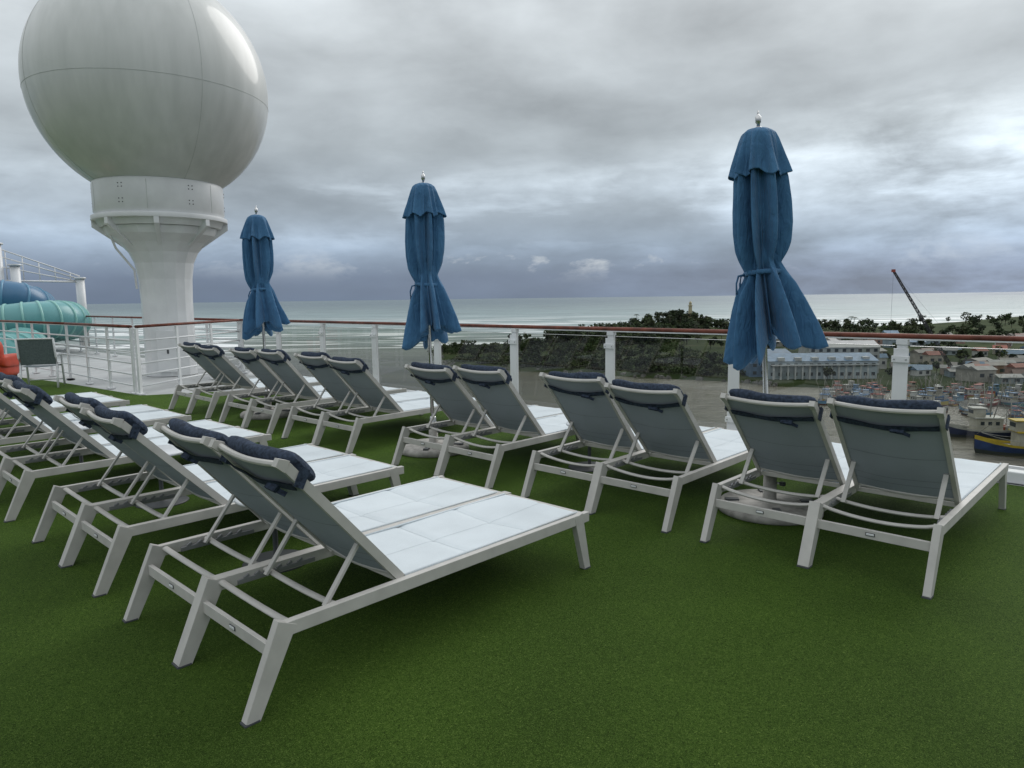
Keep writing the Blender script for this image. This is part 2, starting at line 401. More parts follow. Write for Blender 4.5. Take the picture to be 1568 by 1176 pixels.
# ---------------------------------------------------------------- deck
def poly(name,pts,z,mat):
    b=MB(); b.add([(p[0],p[1],z) for p in pts],[tuple(range(len(pts)))],mat); return b.obj(name)
poly('artificial_turf',[(-70,-12),(14,-12),(14,7.0),(-11.6,7.0),(-13.0,4.45),(-16.65,4.15),(-19.5,3.7),(-24,3.0),(-70,0)],0.004,M['turf'])
b=MB(); b.box((-28,-3,-.16),(90,21.4,.30),M['deckgrey']); b.box((-28,-3,-20.6),(89.6,21.2,40.4),M['white']); b.obj('ship_deck')
b=MB(); b.box((.4,7.13,.05),(28,.12,.10),M['white']); b.box((.4,7.40,.02),(28,.40,.05),M['deckgrey']); b.obj('deck_coaming',.01)
rl=bpy.data.objects.new('glass_deck_railing',None); bpy.context.collection.objects.link(rl)
RY=7.38; pst=MB(); gl=MB(); tp=MB()
xsp=[-.2+1.655*k for k in range(6,-1,-1)]+[-1.85-1.665*k for k in range(0,9)]
for x in xsp:
    pst.box((x,RY,.55),(.085,.05,1.15),M['white']); pst.box((x,RY-.035,.56),(.13,.012,1.04),M['white'])
    pst.box((x,RY-.05,.98),(.15,.03,.06),M['white']); pst.box((x,RY-.05,.22),(.15,.03,.06),M['white'])
    for zz in (.98,.22):
        for dx in (-.05,.05): pst.box((x+dx,RY-.068,zz),(.016,.008,.016),M['steel'])
    pst.box((x,RY,.02),(.2,.16,.03),M['white']); pst.box((x,RY,1.14),(.10,.07,.05),M['white'])
for a,c in zip(xsp,xsp[1:]):
    x0,x1=c+.06,a-.06
    gl.add([(x0,RY,.09),(x1,RY,.09),(x1,RY,1.10),(x0,RY,1.10)],[(0,1,2,3)],M['glass'])
    pst.box(((a+c)/2,RY,1.103),(abs(a-c)-.13,.014,.006),M['steel'])
    pst.box(((a+c)/2,RY,.07),(abs(a-c)-.1,.03,.035),M['white'])
x0,x1=xsp[0],xsp[-1]
tp.tube([(x0,RY,1.195),(x1,RY,1.195)],.034,M['wood'],14,flat=.75); pst.box(((x0+x1)/2,RY,1.166),(x0-x1,.045,.014),M['white'])
for o in (pst.obj('posts',.004),gl.obj('glass_panels'),tp.obj('top_rail')): o.parent=rl
br=bpy.data.objects.new('bar_railing',None); bpy.context.collection.objects.link(br); b=MB(); tw=MB()
def barrail(path,step=1.15):
    for p,q in zip(path,path[1:]):
        p=Vector((*p,0)); q=Vector((*q,0)); L=(q-p).length; n=max(1,round(L/step))
        for k in range(n+1):
            c=p+(q-p)*k/n; b.box((c.x,c.y,.58),(.07,.035,1.16),M['white'],math.atan2(q.y-p.y,q.x-p.x)); b.box((c.x,c.y,.012),(.16,.12,.024),M['white'])
        for z in (.14,.34,.54,.74,.94): b.tube([p+Vector((0,0,z)),q+Vector((0,0,z))],.016,M['white'],8)
        tw.tube([p+Vector((0,0,1.19)),q+Vector((0,0,1.19))],.034,M['wood'],12,flat=.75)
        b.beam(p+Vector((0,0,1.16)),q+Vector((0,0,1.16)),.04,.012,M['white'])
barrail([(-15.25,7.38),(-13.15,4.50)])
barrail([(-13.35,4.48),(-17.0,4.45),(-24,4.2)])
barrail([(-15.3,7.38),(-30,7.38)],1.6)
for o in (b.obj('bars',0),tw.obj('top_rail')): o.parent=br

# ---------------------------------------------------------------- radome
RC=(-16.33,6.28)
def radome():
    e=bpy.data.objects.new('satellite_radome',None); bpy.context.collection.objects.link(e); e.location=(RC[0],RC[1],0)
    m,nt,bb=newmat('radome_gelcoat'); L=nt.links
    tc=N(nt,'ShaderNodeTexCoord'); nz=N(nt,'ShaderNodeTexNoise'); nz.inputs['Scale'].default_value=1.2; nz.inputs['Detail'].default_value=8
    mp=N(nt,'ShaderNodeMapping'); mp.inputs['Scale'].default_value=(3,3,.35); L.new(tc.outputs['Object'],mp.inputs[0]); L.new(mp.outputs[0],nz.inputs['Vector'])
    r=ramp(nt,[(.3,(.55,.565,.545)),(.7,(.65,.66,.64))],nz.outputs['Fac']); L.new(r.outputs[0],bb.inputs['Base Color'])
    bb.inputs['Roughness'].default_value=.42; bb.inputs['Coat Weight'].default_value=.35; bb.inputs['Coat Roughness'].default_value=.06
    sc=6.10; R=2.35; W=M['white']
    d=MB(); prof=[]
    th0=math.asin(1.24/R)
    for k in range(65):
        a=-math.pi/2+th0+(math.pi-th0)*k/64; prof.append((max(.001,R*math.cos(a)),sc+R*math.sin(a)))
    d.lathe(prof,(0,0,0),m,128)
    seam=simple('radome_seam',(.46,.48,.46),.4)
    sz=-.25
    d.tube([(R*1.0005*math.cos(t)*math.sqrt(1-(sz/R)**2),R*1.0005*math.sin(t)*math.sqrt(1-(sz/R)**2),sc+sz) for t in np.linspace(0,2*math.pi,129)],.0035,seam,6,cap=False)
    for az in np.arange(0,6.28,2*math.pi/4)+.02:
        d.tube([(R*1.0005*math.cos(t)*math.cos(az),R*1.0005*math.cos(t)*math.sin(az),sc+R*1.0005*math.sin(t)) for t in np.linspace(-1.0,1.5,80)],.003,seam,6,cap=False)
    o=d.obj('dome'); o.parent=e
    b=MB()
    b.lathe([(1.20,4.14),(1.27,4.12),(1.29,4.07),(1.29,3.50),(1.26,3.46),(1.26,3.42),(1.345,3.42),(1.345,3.33),(1.26,3.33),(1.20,3.20),(0.3,3.18)],(0,0,0),W,96)
    b.lathe([(1.15,3.19),(1.08,3.04),(.86,2.88),(.69,2.68),(.59,2.45),(.54,2.1),(.52,1.6),(.52,0)],(0,0,0),W,16,False)
    for k in range(8):
        a=k*math.pi/4+.35; c,s=math.cos(a),math.sin(a)
        vs=[]
        for off in (-.05,.05):
            for (rr,zz) in ((1.34,3.34),(1.34,3.20),(.80,2.80),(.80,3.34)): vs.append((rr*c-off*s,rr*s+off*c,zz))
        b.add(vs,[(0,1,2,3),(7,6,5,4),(0,4,5,1),(1,5,6,2),(2,6,7,3),(3,7,4,0)],W)
    for k in range(6):
        a=k*math.pi/3+.1
        for dz in (3.62,3.69,3.92,3.99):
            for dd in (-.03,.03): b.box((1.292*math.cos(a+dd),1.292*math.sin(a+dd),dz),(.016,.020,.020),M['dark'],a)
    for k in range(6):
        a=k*math.pi/3+.5; b.box((1.290*math.cos(a),1.290*math.sin(a),3.78),(.008,.010,.58),seam,a)
    az=math.atan2(-RC[1],-RC[0])
    a=az-.1; b.box((.535*math.cos(a),.535*math.sin(a),.55),(.05,.42,.9),W,a); b.box((.555*math.cos(a),.555*math.sin(a),.55),(.03,.04,.1),M['dark'],a)
    a=az-1.25; b.tube([(.60*math.cos(a),.60*math.sin(a),1.9),(.62*math.cos(a),.62*math.sin(a),2.3),(.95*math.cos(a),.95*math.sin(a),2.75),(1.1*math.cos(a),1.1*math.sin(a),3.2)],.025,W,8)
    o=b.obj('pedestal',.006); o.parent=e
radome()

# ---------------------------------------------------------------- water slides on the left
def slides():
    b=MB(); T=M['tube']
    def coil(path,r,col,ribs,rcol,dz):
        pts=[]; 
        P=[Vector(p)+Vector((0,0,dz)) for p in path]
        for i in range(len(P)-1):
            p0=P[max(i-1,0)];p1=P[i];p2=P[i+1];p3=P[min(i+2,len(P)-1)]
            for k in range(12):
                t=k/12; pts.append(.5*((2*p1)+(-p0+p2)*t+(2*p0-5*p1+4*p2-p3)*t*t+(-p0+3*p1-3*p2+p3)*t**3))
        pts.append(P[-1]); b.tube(pts,r,T,24,col=col,cap=False)
        for k in range(2,len(pts)-1,ribs):
            d=(pts[k+1]-pts[k]).normalized(); b.tube([pts[k]-d*.03,pts[k]+d*.03],r*1.05,T,24,col=rcol)
    blue=(.05,.15,.27); aq=(.13,.34,.35); gr=(.24,.50,.46)
    coil([(-32,2,3.0),(-28.5,4.3,2.55),(-27.5,5.7,2.45),(-28,6.5,2.2),(-30,7.0,2.0)],.56,blue,5,(.10,.26,.40),-.66)
    coil([(-31,1,.9),(-27,4.0,1.2),(-25.8,5.8,1.45),(-26.2,6.9,1.45),(-28.2,7.4,1.3),(-30.5,7.0,1.1)],.58,aq,3,gr,-.36)
    coil([(-30,1.5,-.6),(-25,3.4,-.2),(-23.6,4.3,.25),(-24.2,5.1,.45),(-26.5,5.7,.45)],.72,(.09,.30,.30),3,(.18,.44,.42),-.30)
    for x,y,h in ((-29,5.2,3.9),(-29,5.75,3.6),(-28.9,6.2,2.9),(-29.5,8.3,2.5)):
        b.tube([(x,y,0),(x,y,h)],.15,M['white'],14); b.lathe([(0,h),(.2,h),(.2,h+.06),(0,h+.06)],(x,y,0),M['white'],14)
    for z0,z1 in ((3.7,2.6),(3.4,2.5),(3.0,2.4)):
        b.tube([(-29,5.2,z0),(-29.5,8.3,z1)],.025,M['white'],6)
    for t in np.linspace(.1,.9,6): b.tube([(-29-.5*t,5.2+3.1*t,3.7-1.1*t),(-29-.5*t,5.2+3.1*t,2.4)],.02,M['white'],6)
    b.tube([(-29,5.2,2.4),(-29.5,8.3,2.4)],.04,M['white'],6)
    b.obj('water_slide')
slides()
def chair(x,y,rot):
    b=MB(); W=M['white']
    for sx in (-.3,.3):
        b.tube([(sx,-.28,0),(sx,-.22,.42),(sx,-.20,.62),(sx,.20,.64),(sx,.30,.60)],.02,W,8)
        b.tube([(sx,.32,0),(sx,.22,.45),(sx,.30,.60),(sx,.38,.95)],.02,W,8)
    b.tube([(-.3,.38,.95),(.3,.38,.95)],.016,W,8); b.tube([(-.3,-.24,.40),(.3,-.24,.40)],.016,W,8); b.tube([(-.3,-.26,.12),(.3,-.26,.12)],.012,W,8)
    b.grid(lambda u,v:(-.29+.58*u,-.24+.48*v,.42-.02*math.sin(3.14*u)),8,8,M['chairfab'])
    b.grid(lambda u,v:(-.29+.58*u,.23+.15*v,.45+.49*v),8,8,M['chairfab'])
    b.obj('deck_armchair',0,(x,y,0),(0,0,rot))
chair(-16.0,3.72,math.radians(245))
b=MB()
def sup(c,r,e=.55):
    vs=[];n1,n2=20,28;fs=[]
    sg=lambda t:(abs(t)**e)*(1 if t>0 else -1)
    for i in range(n1+1):
        th=-math.pi/2+math.pi*i/n1
        for k in range(n2):
            ph=2*math.pi*k/n2; vs.append((c[0]+r[0]*sg(math.cos(th))*sg(math.cos(ph)),c[1]+r[1]*sg(math.cos(th))*sg(math.sin(ph)),c[2]+r[2]*sg(math.sin(th))))
    for i in range(n1):
        for k in range(n2): fs.append((i*n2+k,i*n2+(k+1)%n2,(i+1)*n2+(k+1)%n2,(i+1)*n2+k))
    b.add(vs,fs,M['red'],True)
sup((0,0,.24),(.42,.42,.2)); sup((0,.34,.6),(.42,.14,.32)); sup((.38,0,.42),(.09,.38,.14)); sup((-.38,0,.42),(.09,.38,.14))
for sx in (-.3,.3):
    for sy in (-.3,.3): b.tube([(sx,sy,0),(sx,sy,.1)],.02,M['dark'],8)
b.obj('red_lounge_chair',0,(-18.3,3.35,0),(0,0,math.radians(230)))

# ---------------------------------------------------------------- water
def water_mat():
    m,nt,b=newmat('sea_water'); L=nt.links
    tc=N(nt,'ShaderNodeTexCoord')
    rot=N(nt,'ShaderNodeMapping'); rot.inputs['Rotation'].default_value=(0,0,-YAW); L.new(tc.outputs['Object'],rot.inputs[0])
    sep=N(nt,'ShaderNodeSeparateXYZ'); L.new(rot.outputs[0],sep.inputs[0])
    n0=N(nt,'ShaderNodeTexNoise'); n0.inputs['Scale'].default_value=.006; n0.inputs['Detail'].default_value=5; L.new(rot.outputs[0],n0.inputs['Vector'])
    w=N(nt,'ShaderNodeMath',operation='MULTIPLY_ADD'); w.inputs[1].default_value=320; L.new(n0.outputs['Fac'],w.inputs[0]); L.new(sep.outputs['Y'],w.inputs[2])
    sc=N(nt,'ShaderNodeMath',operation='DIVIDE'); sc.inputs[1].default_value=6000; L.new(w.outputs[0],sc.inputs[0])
    r=ramp(nt,[(.0,(.090,.080,.055)),(.095,(.105,.100,.072)),(.115,(.15,.165,.145)),(.17,(.23,.295,.29)),(.30,(.22,.29,.30)),(.6,(.16,.215,.235)),(1,(.13,.18,.21))],sc.outputs[0])  # open-water tones raised to carry sky reflection, over pale turbid shallows
    mp=N(nt,'ShaderNodeMapping'); mp.inputs['Scale'].default_value=(.0045,.026,1); L.new(rot.outputs[0],mp.inputs[0])
    n1=N(nt,'ShaderNodeTexNoise'); n1.inputs['Scale'].default_value=1; n1.inputs['Detail'].default_value=6; n1.inputs['Distortion'].default_value=.6; L.new(mp.outputs[0],n1.inputs['Vector'])
    sf=ramp(nt,[(.53,0),(.58,1)],n1.outputs['Fac'])
    bd=ramp(nt,[(.118,0),(.14,1),(.22,.8),(.32,0)],sc.outputs[0])
    ml=N(nt,'ShaderNodeMath',operation='MULTIPLY'); L.new(sf.outputs[0],ml.inputs[0]); L.new(bd.outputs[0],ml.inputs[1])
    m3=N(nt,'ShaderNodeMapping'); m3.inputs['Scale'].default_value=(.008,.03,1); L.new(rot.outputs[0],m3.inputs[0])
    n3=N(nt,'ShaderNodeTexNoise'); n3.inputs['Scale'].default_value=1; n3.inputs['Detail'].default_value=7; n3.inputs['Roughness'].default_value=.65; L.new(m3.outputs[0],n3.inputs['Vector'])
    wc=ramp(nt,[(.64,0),(.68,.8)],n3.outputs['Fac']); b3=ramp(nt,[(.16,0),(.22,1)],sc.outputs[0])
    ml2=N(nt,'ShaderNodeMath',operation='MULTIPLY'); L.new(wc.outputs[0],ml2.inputs[0]); L.new(b3.outputs[0],ml2.inputs[1])
    mm=N(nt,'ShaderNodeMath',operation='MAXIMUM'); L.new(ml.outputs[0],mm.inputs[0]); L.new(ml2.outputs[0],mm.inputs[1])
    m4=N(nt,'ShaderNodeMapping'); m4.inputs['Scale'].default_value=(.004,.02,1); L.new(rot.outputs[0],m4.inputs[0])
    n4=N(nt,'ShaderNodeTexNoise'); n4.inputs['Scale'].default_value=1; n4.inputs['Detail'].default_value=9; n4.inputs['Roughness'].default_value=.68; L.new(m4.outputs[0],n4.inputs['Vector'])
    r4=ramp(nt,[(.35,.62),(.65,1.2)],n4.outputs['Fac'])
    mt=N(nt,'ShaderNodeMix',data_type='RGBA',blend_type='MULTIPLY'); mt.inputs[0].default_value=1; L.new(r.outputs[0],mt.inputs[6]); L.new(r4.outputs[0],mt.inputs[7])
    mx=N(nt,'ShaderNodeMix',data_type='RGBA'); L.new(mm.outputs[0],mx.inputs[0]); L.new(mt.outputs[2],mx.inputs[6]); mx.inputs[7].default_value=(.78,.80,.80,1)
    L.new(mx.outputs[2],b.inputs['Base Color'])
    rr=ramp(nt,[(.0,.18),(.10,.20),(.13,.5)],sc.outputs[0]); L.new(rr.outputs[0],b.inputs['Roughness']); b.inputs['IOR'].default_value=1.33
    m2=N(nt,'ShaderNodeMapping'); m2.inputs['Scale'].default_value=(.05,.16,1); L.new(rot.outputs[0],m2.inputs[0])
    n2=N(nt,'ShaderNodeTexNoise'); n2.inputs['Scale'].default_value=1.6; n2.inputs['Detail'].default_value=8; n2.inputs['Roughness'].default_value=.62; L.new(m2.outputs[0],n2.inputs['Vector'])
    bp=N(nt,'ShaderNodeBump'); bp.inputs['Strength'].default_value=.9; bp.inputs['Distance'].default_value=2.0
    L.new(n2.outputs['Fac'],bp.inputs['Height']); L.new(bp.outputs[0],b.inputs['Normal'])
    return m
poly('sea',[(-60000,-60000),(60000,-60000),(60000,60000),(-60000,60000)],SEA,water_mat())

# ---------------------------------------------------------------- land
def land_mat():
    m,nt,b=newmat('coastal_ground'); L=nt.links
    tc=N(nt,'ShaderNodeTexCoord'); n=N(nt,'ShaderNodeTexNoise'); n.inputs['Scale'].default_value=.03; n.inputs['Detail'].default_value=8; n.inputs['Roughness'].default_value=.65
    L.new(tc.outputs['Object'],n.inputs['Vector'])
    r=ramp(nt,[(.35,(.022,.036,.012)),(.5,(.036,.052,.018)),(.64,(.056,.066,.030)),(.78,(.12,.105,.078))],n.outputs['Fac']); L.new(r.outputs[0],b.inputs['Base Color']); b.inputs['Roughness'].default_value=1; b.inputs['Specular IOR Level'].default_value=.1
    return m
M['land']=land_mat()
LP=[(-62,560),(-40,470),(-34,439),(-5,412),(30,392),(75,362),(112,340),(122,322),(165,305),(240,290),(420,240),(900,160),(2600,300),(2600,2600),(1300,1500),(800,1120),(610,960),(470,860),(380,850),(300,870),(230,850),(161,835),(110,760),(60,690),(0,625),(-40,600)]
b=MB(); n=len(LP)
top=[S(x,y,SEA+1.8) for x,y in LP]; bot=[S(x,y,SEA-.5) for x,y in [(px*1.0-(4 if px<120 else 0),py-5 if py<500 else py+5) for px,py in LP]]
b.add(top+bot,[tuple(range(n))]+[(i,n+i,n+(i+1)%n,(i+1)%n) for i in range(n)],M['land'])
for _ in range(420):
    k=random.choice([0,1,2,3,4,5,6,20,21,22,23,24,25]); x0,y0=LP[k]; x1,y1=LP[(k+1)%n]; t=random.random()
    x=x0+(x1-x0)*t+random.gauss(0,3); y=y0+(y1-y0)*t+random.gauss(0,3); s=random.uniform(.6,2.2); X,Y,_=S(x,y)
    vs=[(X+random.uniform(.6,1)*s*dx,Y+random.uniform(.6,1)*s*dy,SEA+.2+dz*s*random.uniform(.5,.9)+.3) for dx,dy,dz in ((-1,-1,-.4),(1,-1,-.4),(1,1,-.4),(-1,1,-.4),(-.5,-.5,.8),(.5,-.5,.8),(.5,.5,.8),(-.5,.5,.8))]
    g=random.uniform(.05,.13); b.add(vs,[(3,2,1,0),(4,5,6,7),(0,1,5,4),(1,2,6,5),(2,3,7,6),(3,0,4,7)],M['paint'],False,(g,g*.95,g*.86))
b.obj('coastal_land')
b=MB()
for (x0,x1,y,h) in ((5600,9500,8800,60),(9000,14000,10500,120)):
    k=60; vs=[];fs=[]
    for i in range(k+1):
        t=i/k; x=x0+(x1-x0)*t; hh=h*math.sin(math.pi*t)**.6*(.7+.3*math.sin(9*t)+.15*math.sin(23*t))
        vs+= [S(x,y,SEA-1),S(x,y+200,SEA+max(0,hh)),S(x,y+900,SEA-1)]
    for i in range(k):
        for q in (0,1): fs.append((i*3+q,(i+1)*3+q,(i+1)*3+q+1,i*3+q+1))
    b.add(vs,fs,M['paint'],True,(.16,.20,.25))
b.obj('distant_hills')

# trees
tr=MB(); LV=[]; LF=[]; LC=[]; NV=0
def leafball(cx,cy,cz,rx,rz,n,g,sz):
    global NV
    d=np.random.normal(size=(n,3)); d/=np.linalg.norm(d,axis=1)[:,None]; rr=np.random.uniform(.5,1.05,(n,1))
    p=np.array([cx,cy,cz])+d*rr*np.array([rx,rx,rz])
    a=np.random.normal(size=(n,3)); a/=np.linalg.norm(a,axis=1)[:,None]; c=np.cross(a,np.random.normal(size=(n,3))); c/=np.linalg.norm(c,axis=1)[:,None]
    s=sz*np.random.uniform(.5,1.3,(n,1))
    q=np.stack([p+a*s,p+c*s,p-a*s*.8,p-c*s*.9],1).reshape(-1,3); LV.append(q)
    LF.append(np.arange(NV,NV+4*n).reshape(-1,4)); NV+=4*n
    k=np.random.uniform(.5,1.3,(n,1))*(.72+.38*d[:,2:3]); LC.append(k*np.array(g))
GR=[(.040,.066,.020),(.052,.080,.026),(.032,.052,.020),(.070,.088,.032)]
def tree(x,y,h,base=SEA+1.8):
    g=random.choice(GR)
    X,Y,_=S(x,y); tr.tube([(X,Y,base-1),(X+.3,Y,base+h*.35),(X+.5,Y+.3,base+h*.6)],[h*.03,h*.022,h*.01],M['leaf'],6,col=(.06,.05,.035))
    for q in range(2):
        a=random.uniform(0,6.28); tr.tube([(X+.2,Y,base+h*.35),(X+math.cos(a)*h*.25,Y+math.sin(a)*h*.25,base+h*.7)],[h*.015,h*.006],M['leaf'],5,col=(.06,.05,.035))
    for q in range(random.randint(5,8)):
        a=random.uniform(0,6.28); r=random.uniform(0,h*.34)
        leafball(X+r*math.cos(a),Y+r*math.sin(a),base+h*random.uniform(.40,.85),h*random.uniform(.16,.28),h*random.uniform(.12,.2),30,g,h*.045+.3)
def bush(x,y,h,base=SEA+1.8):
    g=random.choice(GR); X,Y,_=S(x,y)
    for q in range(random.randint(2,5)):
        leafball(X+random.uniform(-h,h)*.8,Y+random.uniform(-h,h)*.8,base+h*random.uniform(.3,.6),h*random.uniform(.5,.8),h*.45,22,g,h*.09+.25)
def palm(x,y,h,base=SEA+1.8):
    global NV
    X,Y,_=S(x,y); bx=random.uniform(-1,1); tr.tube([(X,Y,base-1),(X+bx*.5,Y,base+h*.5),(X+bx*1.3,Y,base+h)],[.35,.25,.2],M['leaf'],6,col=(.10,.085,.07))
    for k in range(13):
        a=k*.4833; L=h*.24; v=[]
        ca,sa=math.cos(a),math.sin(a)
        for t in np.linspace(0,1,6):
            r=L*t; z=base+h+L*(.45*t-.9*t*t); w=.5*(1-t)+.08
            v.append((X+bx*1.3+r*ca-w*sa,Y+r*sa+w*ca,z-.25*w)); v.append((X+bx*1.3+r*ca+w*sa,Y+r*sa-w*ca,z-.25*w))
        LV.append(np.array(v)); LF.append(np.array([(NV+2*q,NV+2*q+1,NV+2*q+3,NV+2*q+2) for q in range(5)])); LC.append(np.tile((.03,.05,.02),(5,1))); NV+=12
def inland(x,y):
    c=False; j=len(LP)-1
    for i in range(len(LP)):
        xi,yi=LP[i];xj,yj=LP[j]
        if (yi>y)!=(yj>y) and x<(xj-xi)*(y-yi)/(yj-yi)+xi: c=not c
        j=i
    return c
def scatter(n,xr,yr,hr,base=SEA+1.8,cond=None,fn=tree):
    k=0;tries=0
    while k<n and tries<n*20:
        tries+=1; x=random.uniform(*xr); y=random.uniform(*yr)
        if inland(x,y) and (cond is None or cond(x,y)): fn(x,y,random.uniform(*hr),base); k+=1
scatter(430,(-60,130),(380,660),(1.8,5),fn=bush,cond=lambda x,y:math.sin(x*.06)+math.sin(y*.05+x*.02)>-1.1)
scatter(60,(-50,90),(430,640),(6,11))
scatter(130,(30,150),(560,740),(8,15))
scatter(170,(-20,125),(345,470),(2.5,5.5),cond=lambda x,y:y<446-.55*x,fn=bush)
scatter(50,(0,120),(345,450),(5,9),cond=lambda x,y:y<455-.6*x)
scatter(110,(190,430),(600,840),(7,13))
scatter(200,(330,1000),(560,1000),(8,15))
scatter(120,(150,620),(385,620),(5,10))
scatter(80,(125,520),(310,420),(4,8))
hill=(172,742)
hb=MB(); 
def hillz(x,y): return SEA+1.8+15*math.exp(-(((x-hill[0])/46)**2+((y-hill[1])/34)**2))
hb.grid(lambda u,v:S(hill[0]-100+200*u,hill[1]-80+160*v,hillz(hill[0]-100+200*u,hill[1]-80+160*v)-.3),24,20,M['land']); hb.obj('hill')
for _ in range(160):
    x=random.gauss(hill[0],36); y=random.gauss(hill[1],24); tree(x,y,random.uniform(7,14),hillz(x,y)-1)
for _ in range(9): 
    x=random.uniform(80,420); y=random.uniform(600,760); palm(x,y,random.uniform(12,17),max(SEA+1.8,hillz(x,y)-1))
LV=np.concatenate(LV); LF=np.concatenate(LF); LC=np.concatenate(LC)
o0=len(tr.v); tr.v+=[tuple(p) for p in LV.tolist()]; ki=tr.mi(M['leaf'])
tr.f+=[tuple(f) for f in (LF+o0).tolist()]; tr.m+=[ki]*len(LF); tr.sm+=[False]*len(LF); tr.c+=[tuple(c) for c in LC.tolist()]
tr.obj('coastal_trees')

b=MB(); P=M['paint']; c=S(186,735,hillz(186,735)-1); Yc=(.42,.38,.24)
b.lathe([(3.0,0),(3.0,2),(2.2,2.2),(1.7,17),(2.5,17.2),(2.5,17.8),(1.4,17.9),(1.4,20.3),(1.8,20.4),(.1,22.2)],c,P,12,False,Yc)
for k in range(4): b.box((c[0]+2.2*math.cos(k*1.57),c[1]+2.2*math.sin(k*1.57),c[2]+8),(.5,1,1.8),P,k*1.57,(.05,.05,.06))
b.obj('lighthouse')

# ---------------------------------------------------------------- buildings
def building(B,x,y,w,d,h,rot,wall,roof,rh,win=True,base=SEA+1.8,storeys=None):
    X,Y,_=S(x,y); R=rot+YAW; c,s=math.cos(R),math.sin(R)
    T=lambda a,b_,z:(X+a*c-b_*s,Y+a*s+b_*c,base+z)
    B.box((X,Y,base+h/2),(w,d,h),P,R,wall)
    e=.5; vs=[T(-w/2-e,-d/2-e,h),T(w/2+e,-d/2-e,h),T(w/2+e,d/2+e,h),T(-w/2-e,d/2+e,h),T(-w/2-e,0,h+rh),T(w/2+e,0,h+rh)]
    B.add(vs,[(0,1,5,4),(2,3,4,5),(0,4,3),(1,2,5),(3,2,1,0)],P,False,roof)
    if win:
        ns=storeys or max(1,int(h//3.2)); nw=max(2,int(w//3.5))
        for si in range(ns):
            zc=h*(si+.55)/ns
            for k in range(nw):
                xx=-w/2+w*(k+.5)/nw
                for sd in (-1,1):
                    q=T(xx,sd*(d/2+.03),zc); B.box(q,(w/nw*.45,.1,min(1.6,h/ns*.5)),P,R,(.04,.05,.06))
b=MB(); building(b,147,340,50,20,8.5,math.radians(-3),(.42,.48,.52),(.13,.22,.34),3.0,True,storeys=2)
for k in range(15):
    q=S(147-24+k*3.4,329.2,SEA+1.8+3.2); b.box(q,(.7,.7,6.4),P,YAW,(.6,.62,.62))
for k in range(6):
    q=S(147-20+k*8,331.5,SEA+1.8+9.4); b.box(q,(3,2.4,1.6),P,YAW,(.5,.52,.52))
q=S(147,329.4,SEA+1.8+6.7); b.box(q,(50,3,.5),P,YAW,(.48,.50,.50))
b.obj('harbour_warehouse')
b=MB(); building(b,126,350,20,16,11,.05,(.12,.20,.31),(.11,.18,.28),2,True); b.obj('blue_dock_shed')
b=MB(); building(b,168,362,34,18,13,-.1,(.45,.46,.45),(.30,.31,.31),3,True); b.obj('port_office')
tb=MB(); walls=[(.5,.5,.48),(.36,.34,.30),(.42,.38,.32),(.30,.34,.36),(.34,.22,.18),(.56,.56,.54),(.24,.30,.34)]
roofs=[(.26,.08,.05),(.24,.24,.23),(.15,.09,.07),(.30,.30,.29),(.09,.17,.26),(.17,.155,.14)]
for _ in range(150):
    x=random.uniform(190,700); y=random.uniform(345,620)
    if not inland(x,y-15) or x<y*.30: continue
    building(tb,x,y,random.uniform(6,13),random.uniform(5,9),random.choice([3,3.5,6]),random.uniform(-.7,.7),random.choice(walls),random.choice(roofs),random.uniform(1.2,2.5))
for _ in range(70):
    x=random.uniform(195,430); y=random.uniform(300,360)
    building(tb,x,y,random.uniform(5,12),random.uniform(4,8),random.choice([2.8,3.2,5.5]),random.uniform(-.6,.6),random.choice(walls),random.choice(roofs),random.uniform(1.,2))
tb.obj('harbour_town')

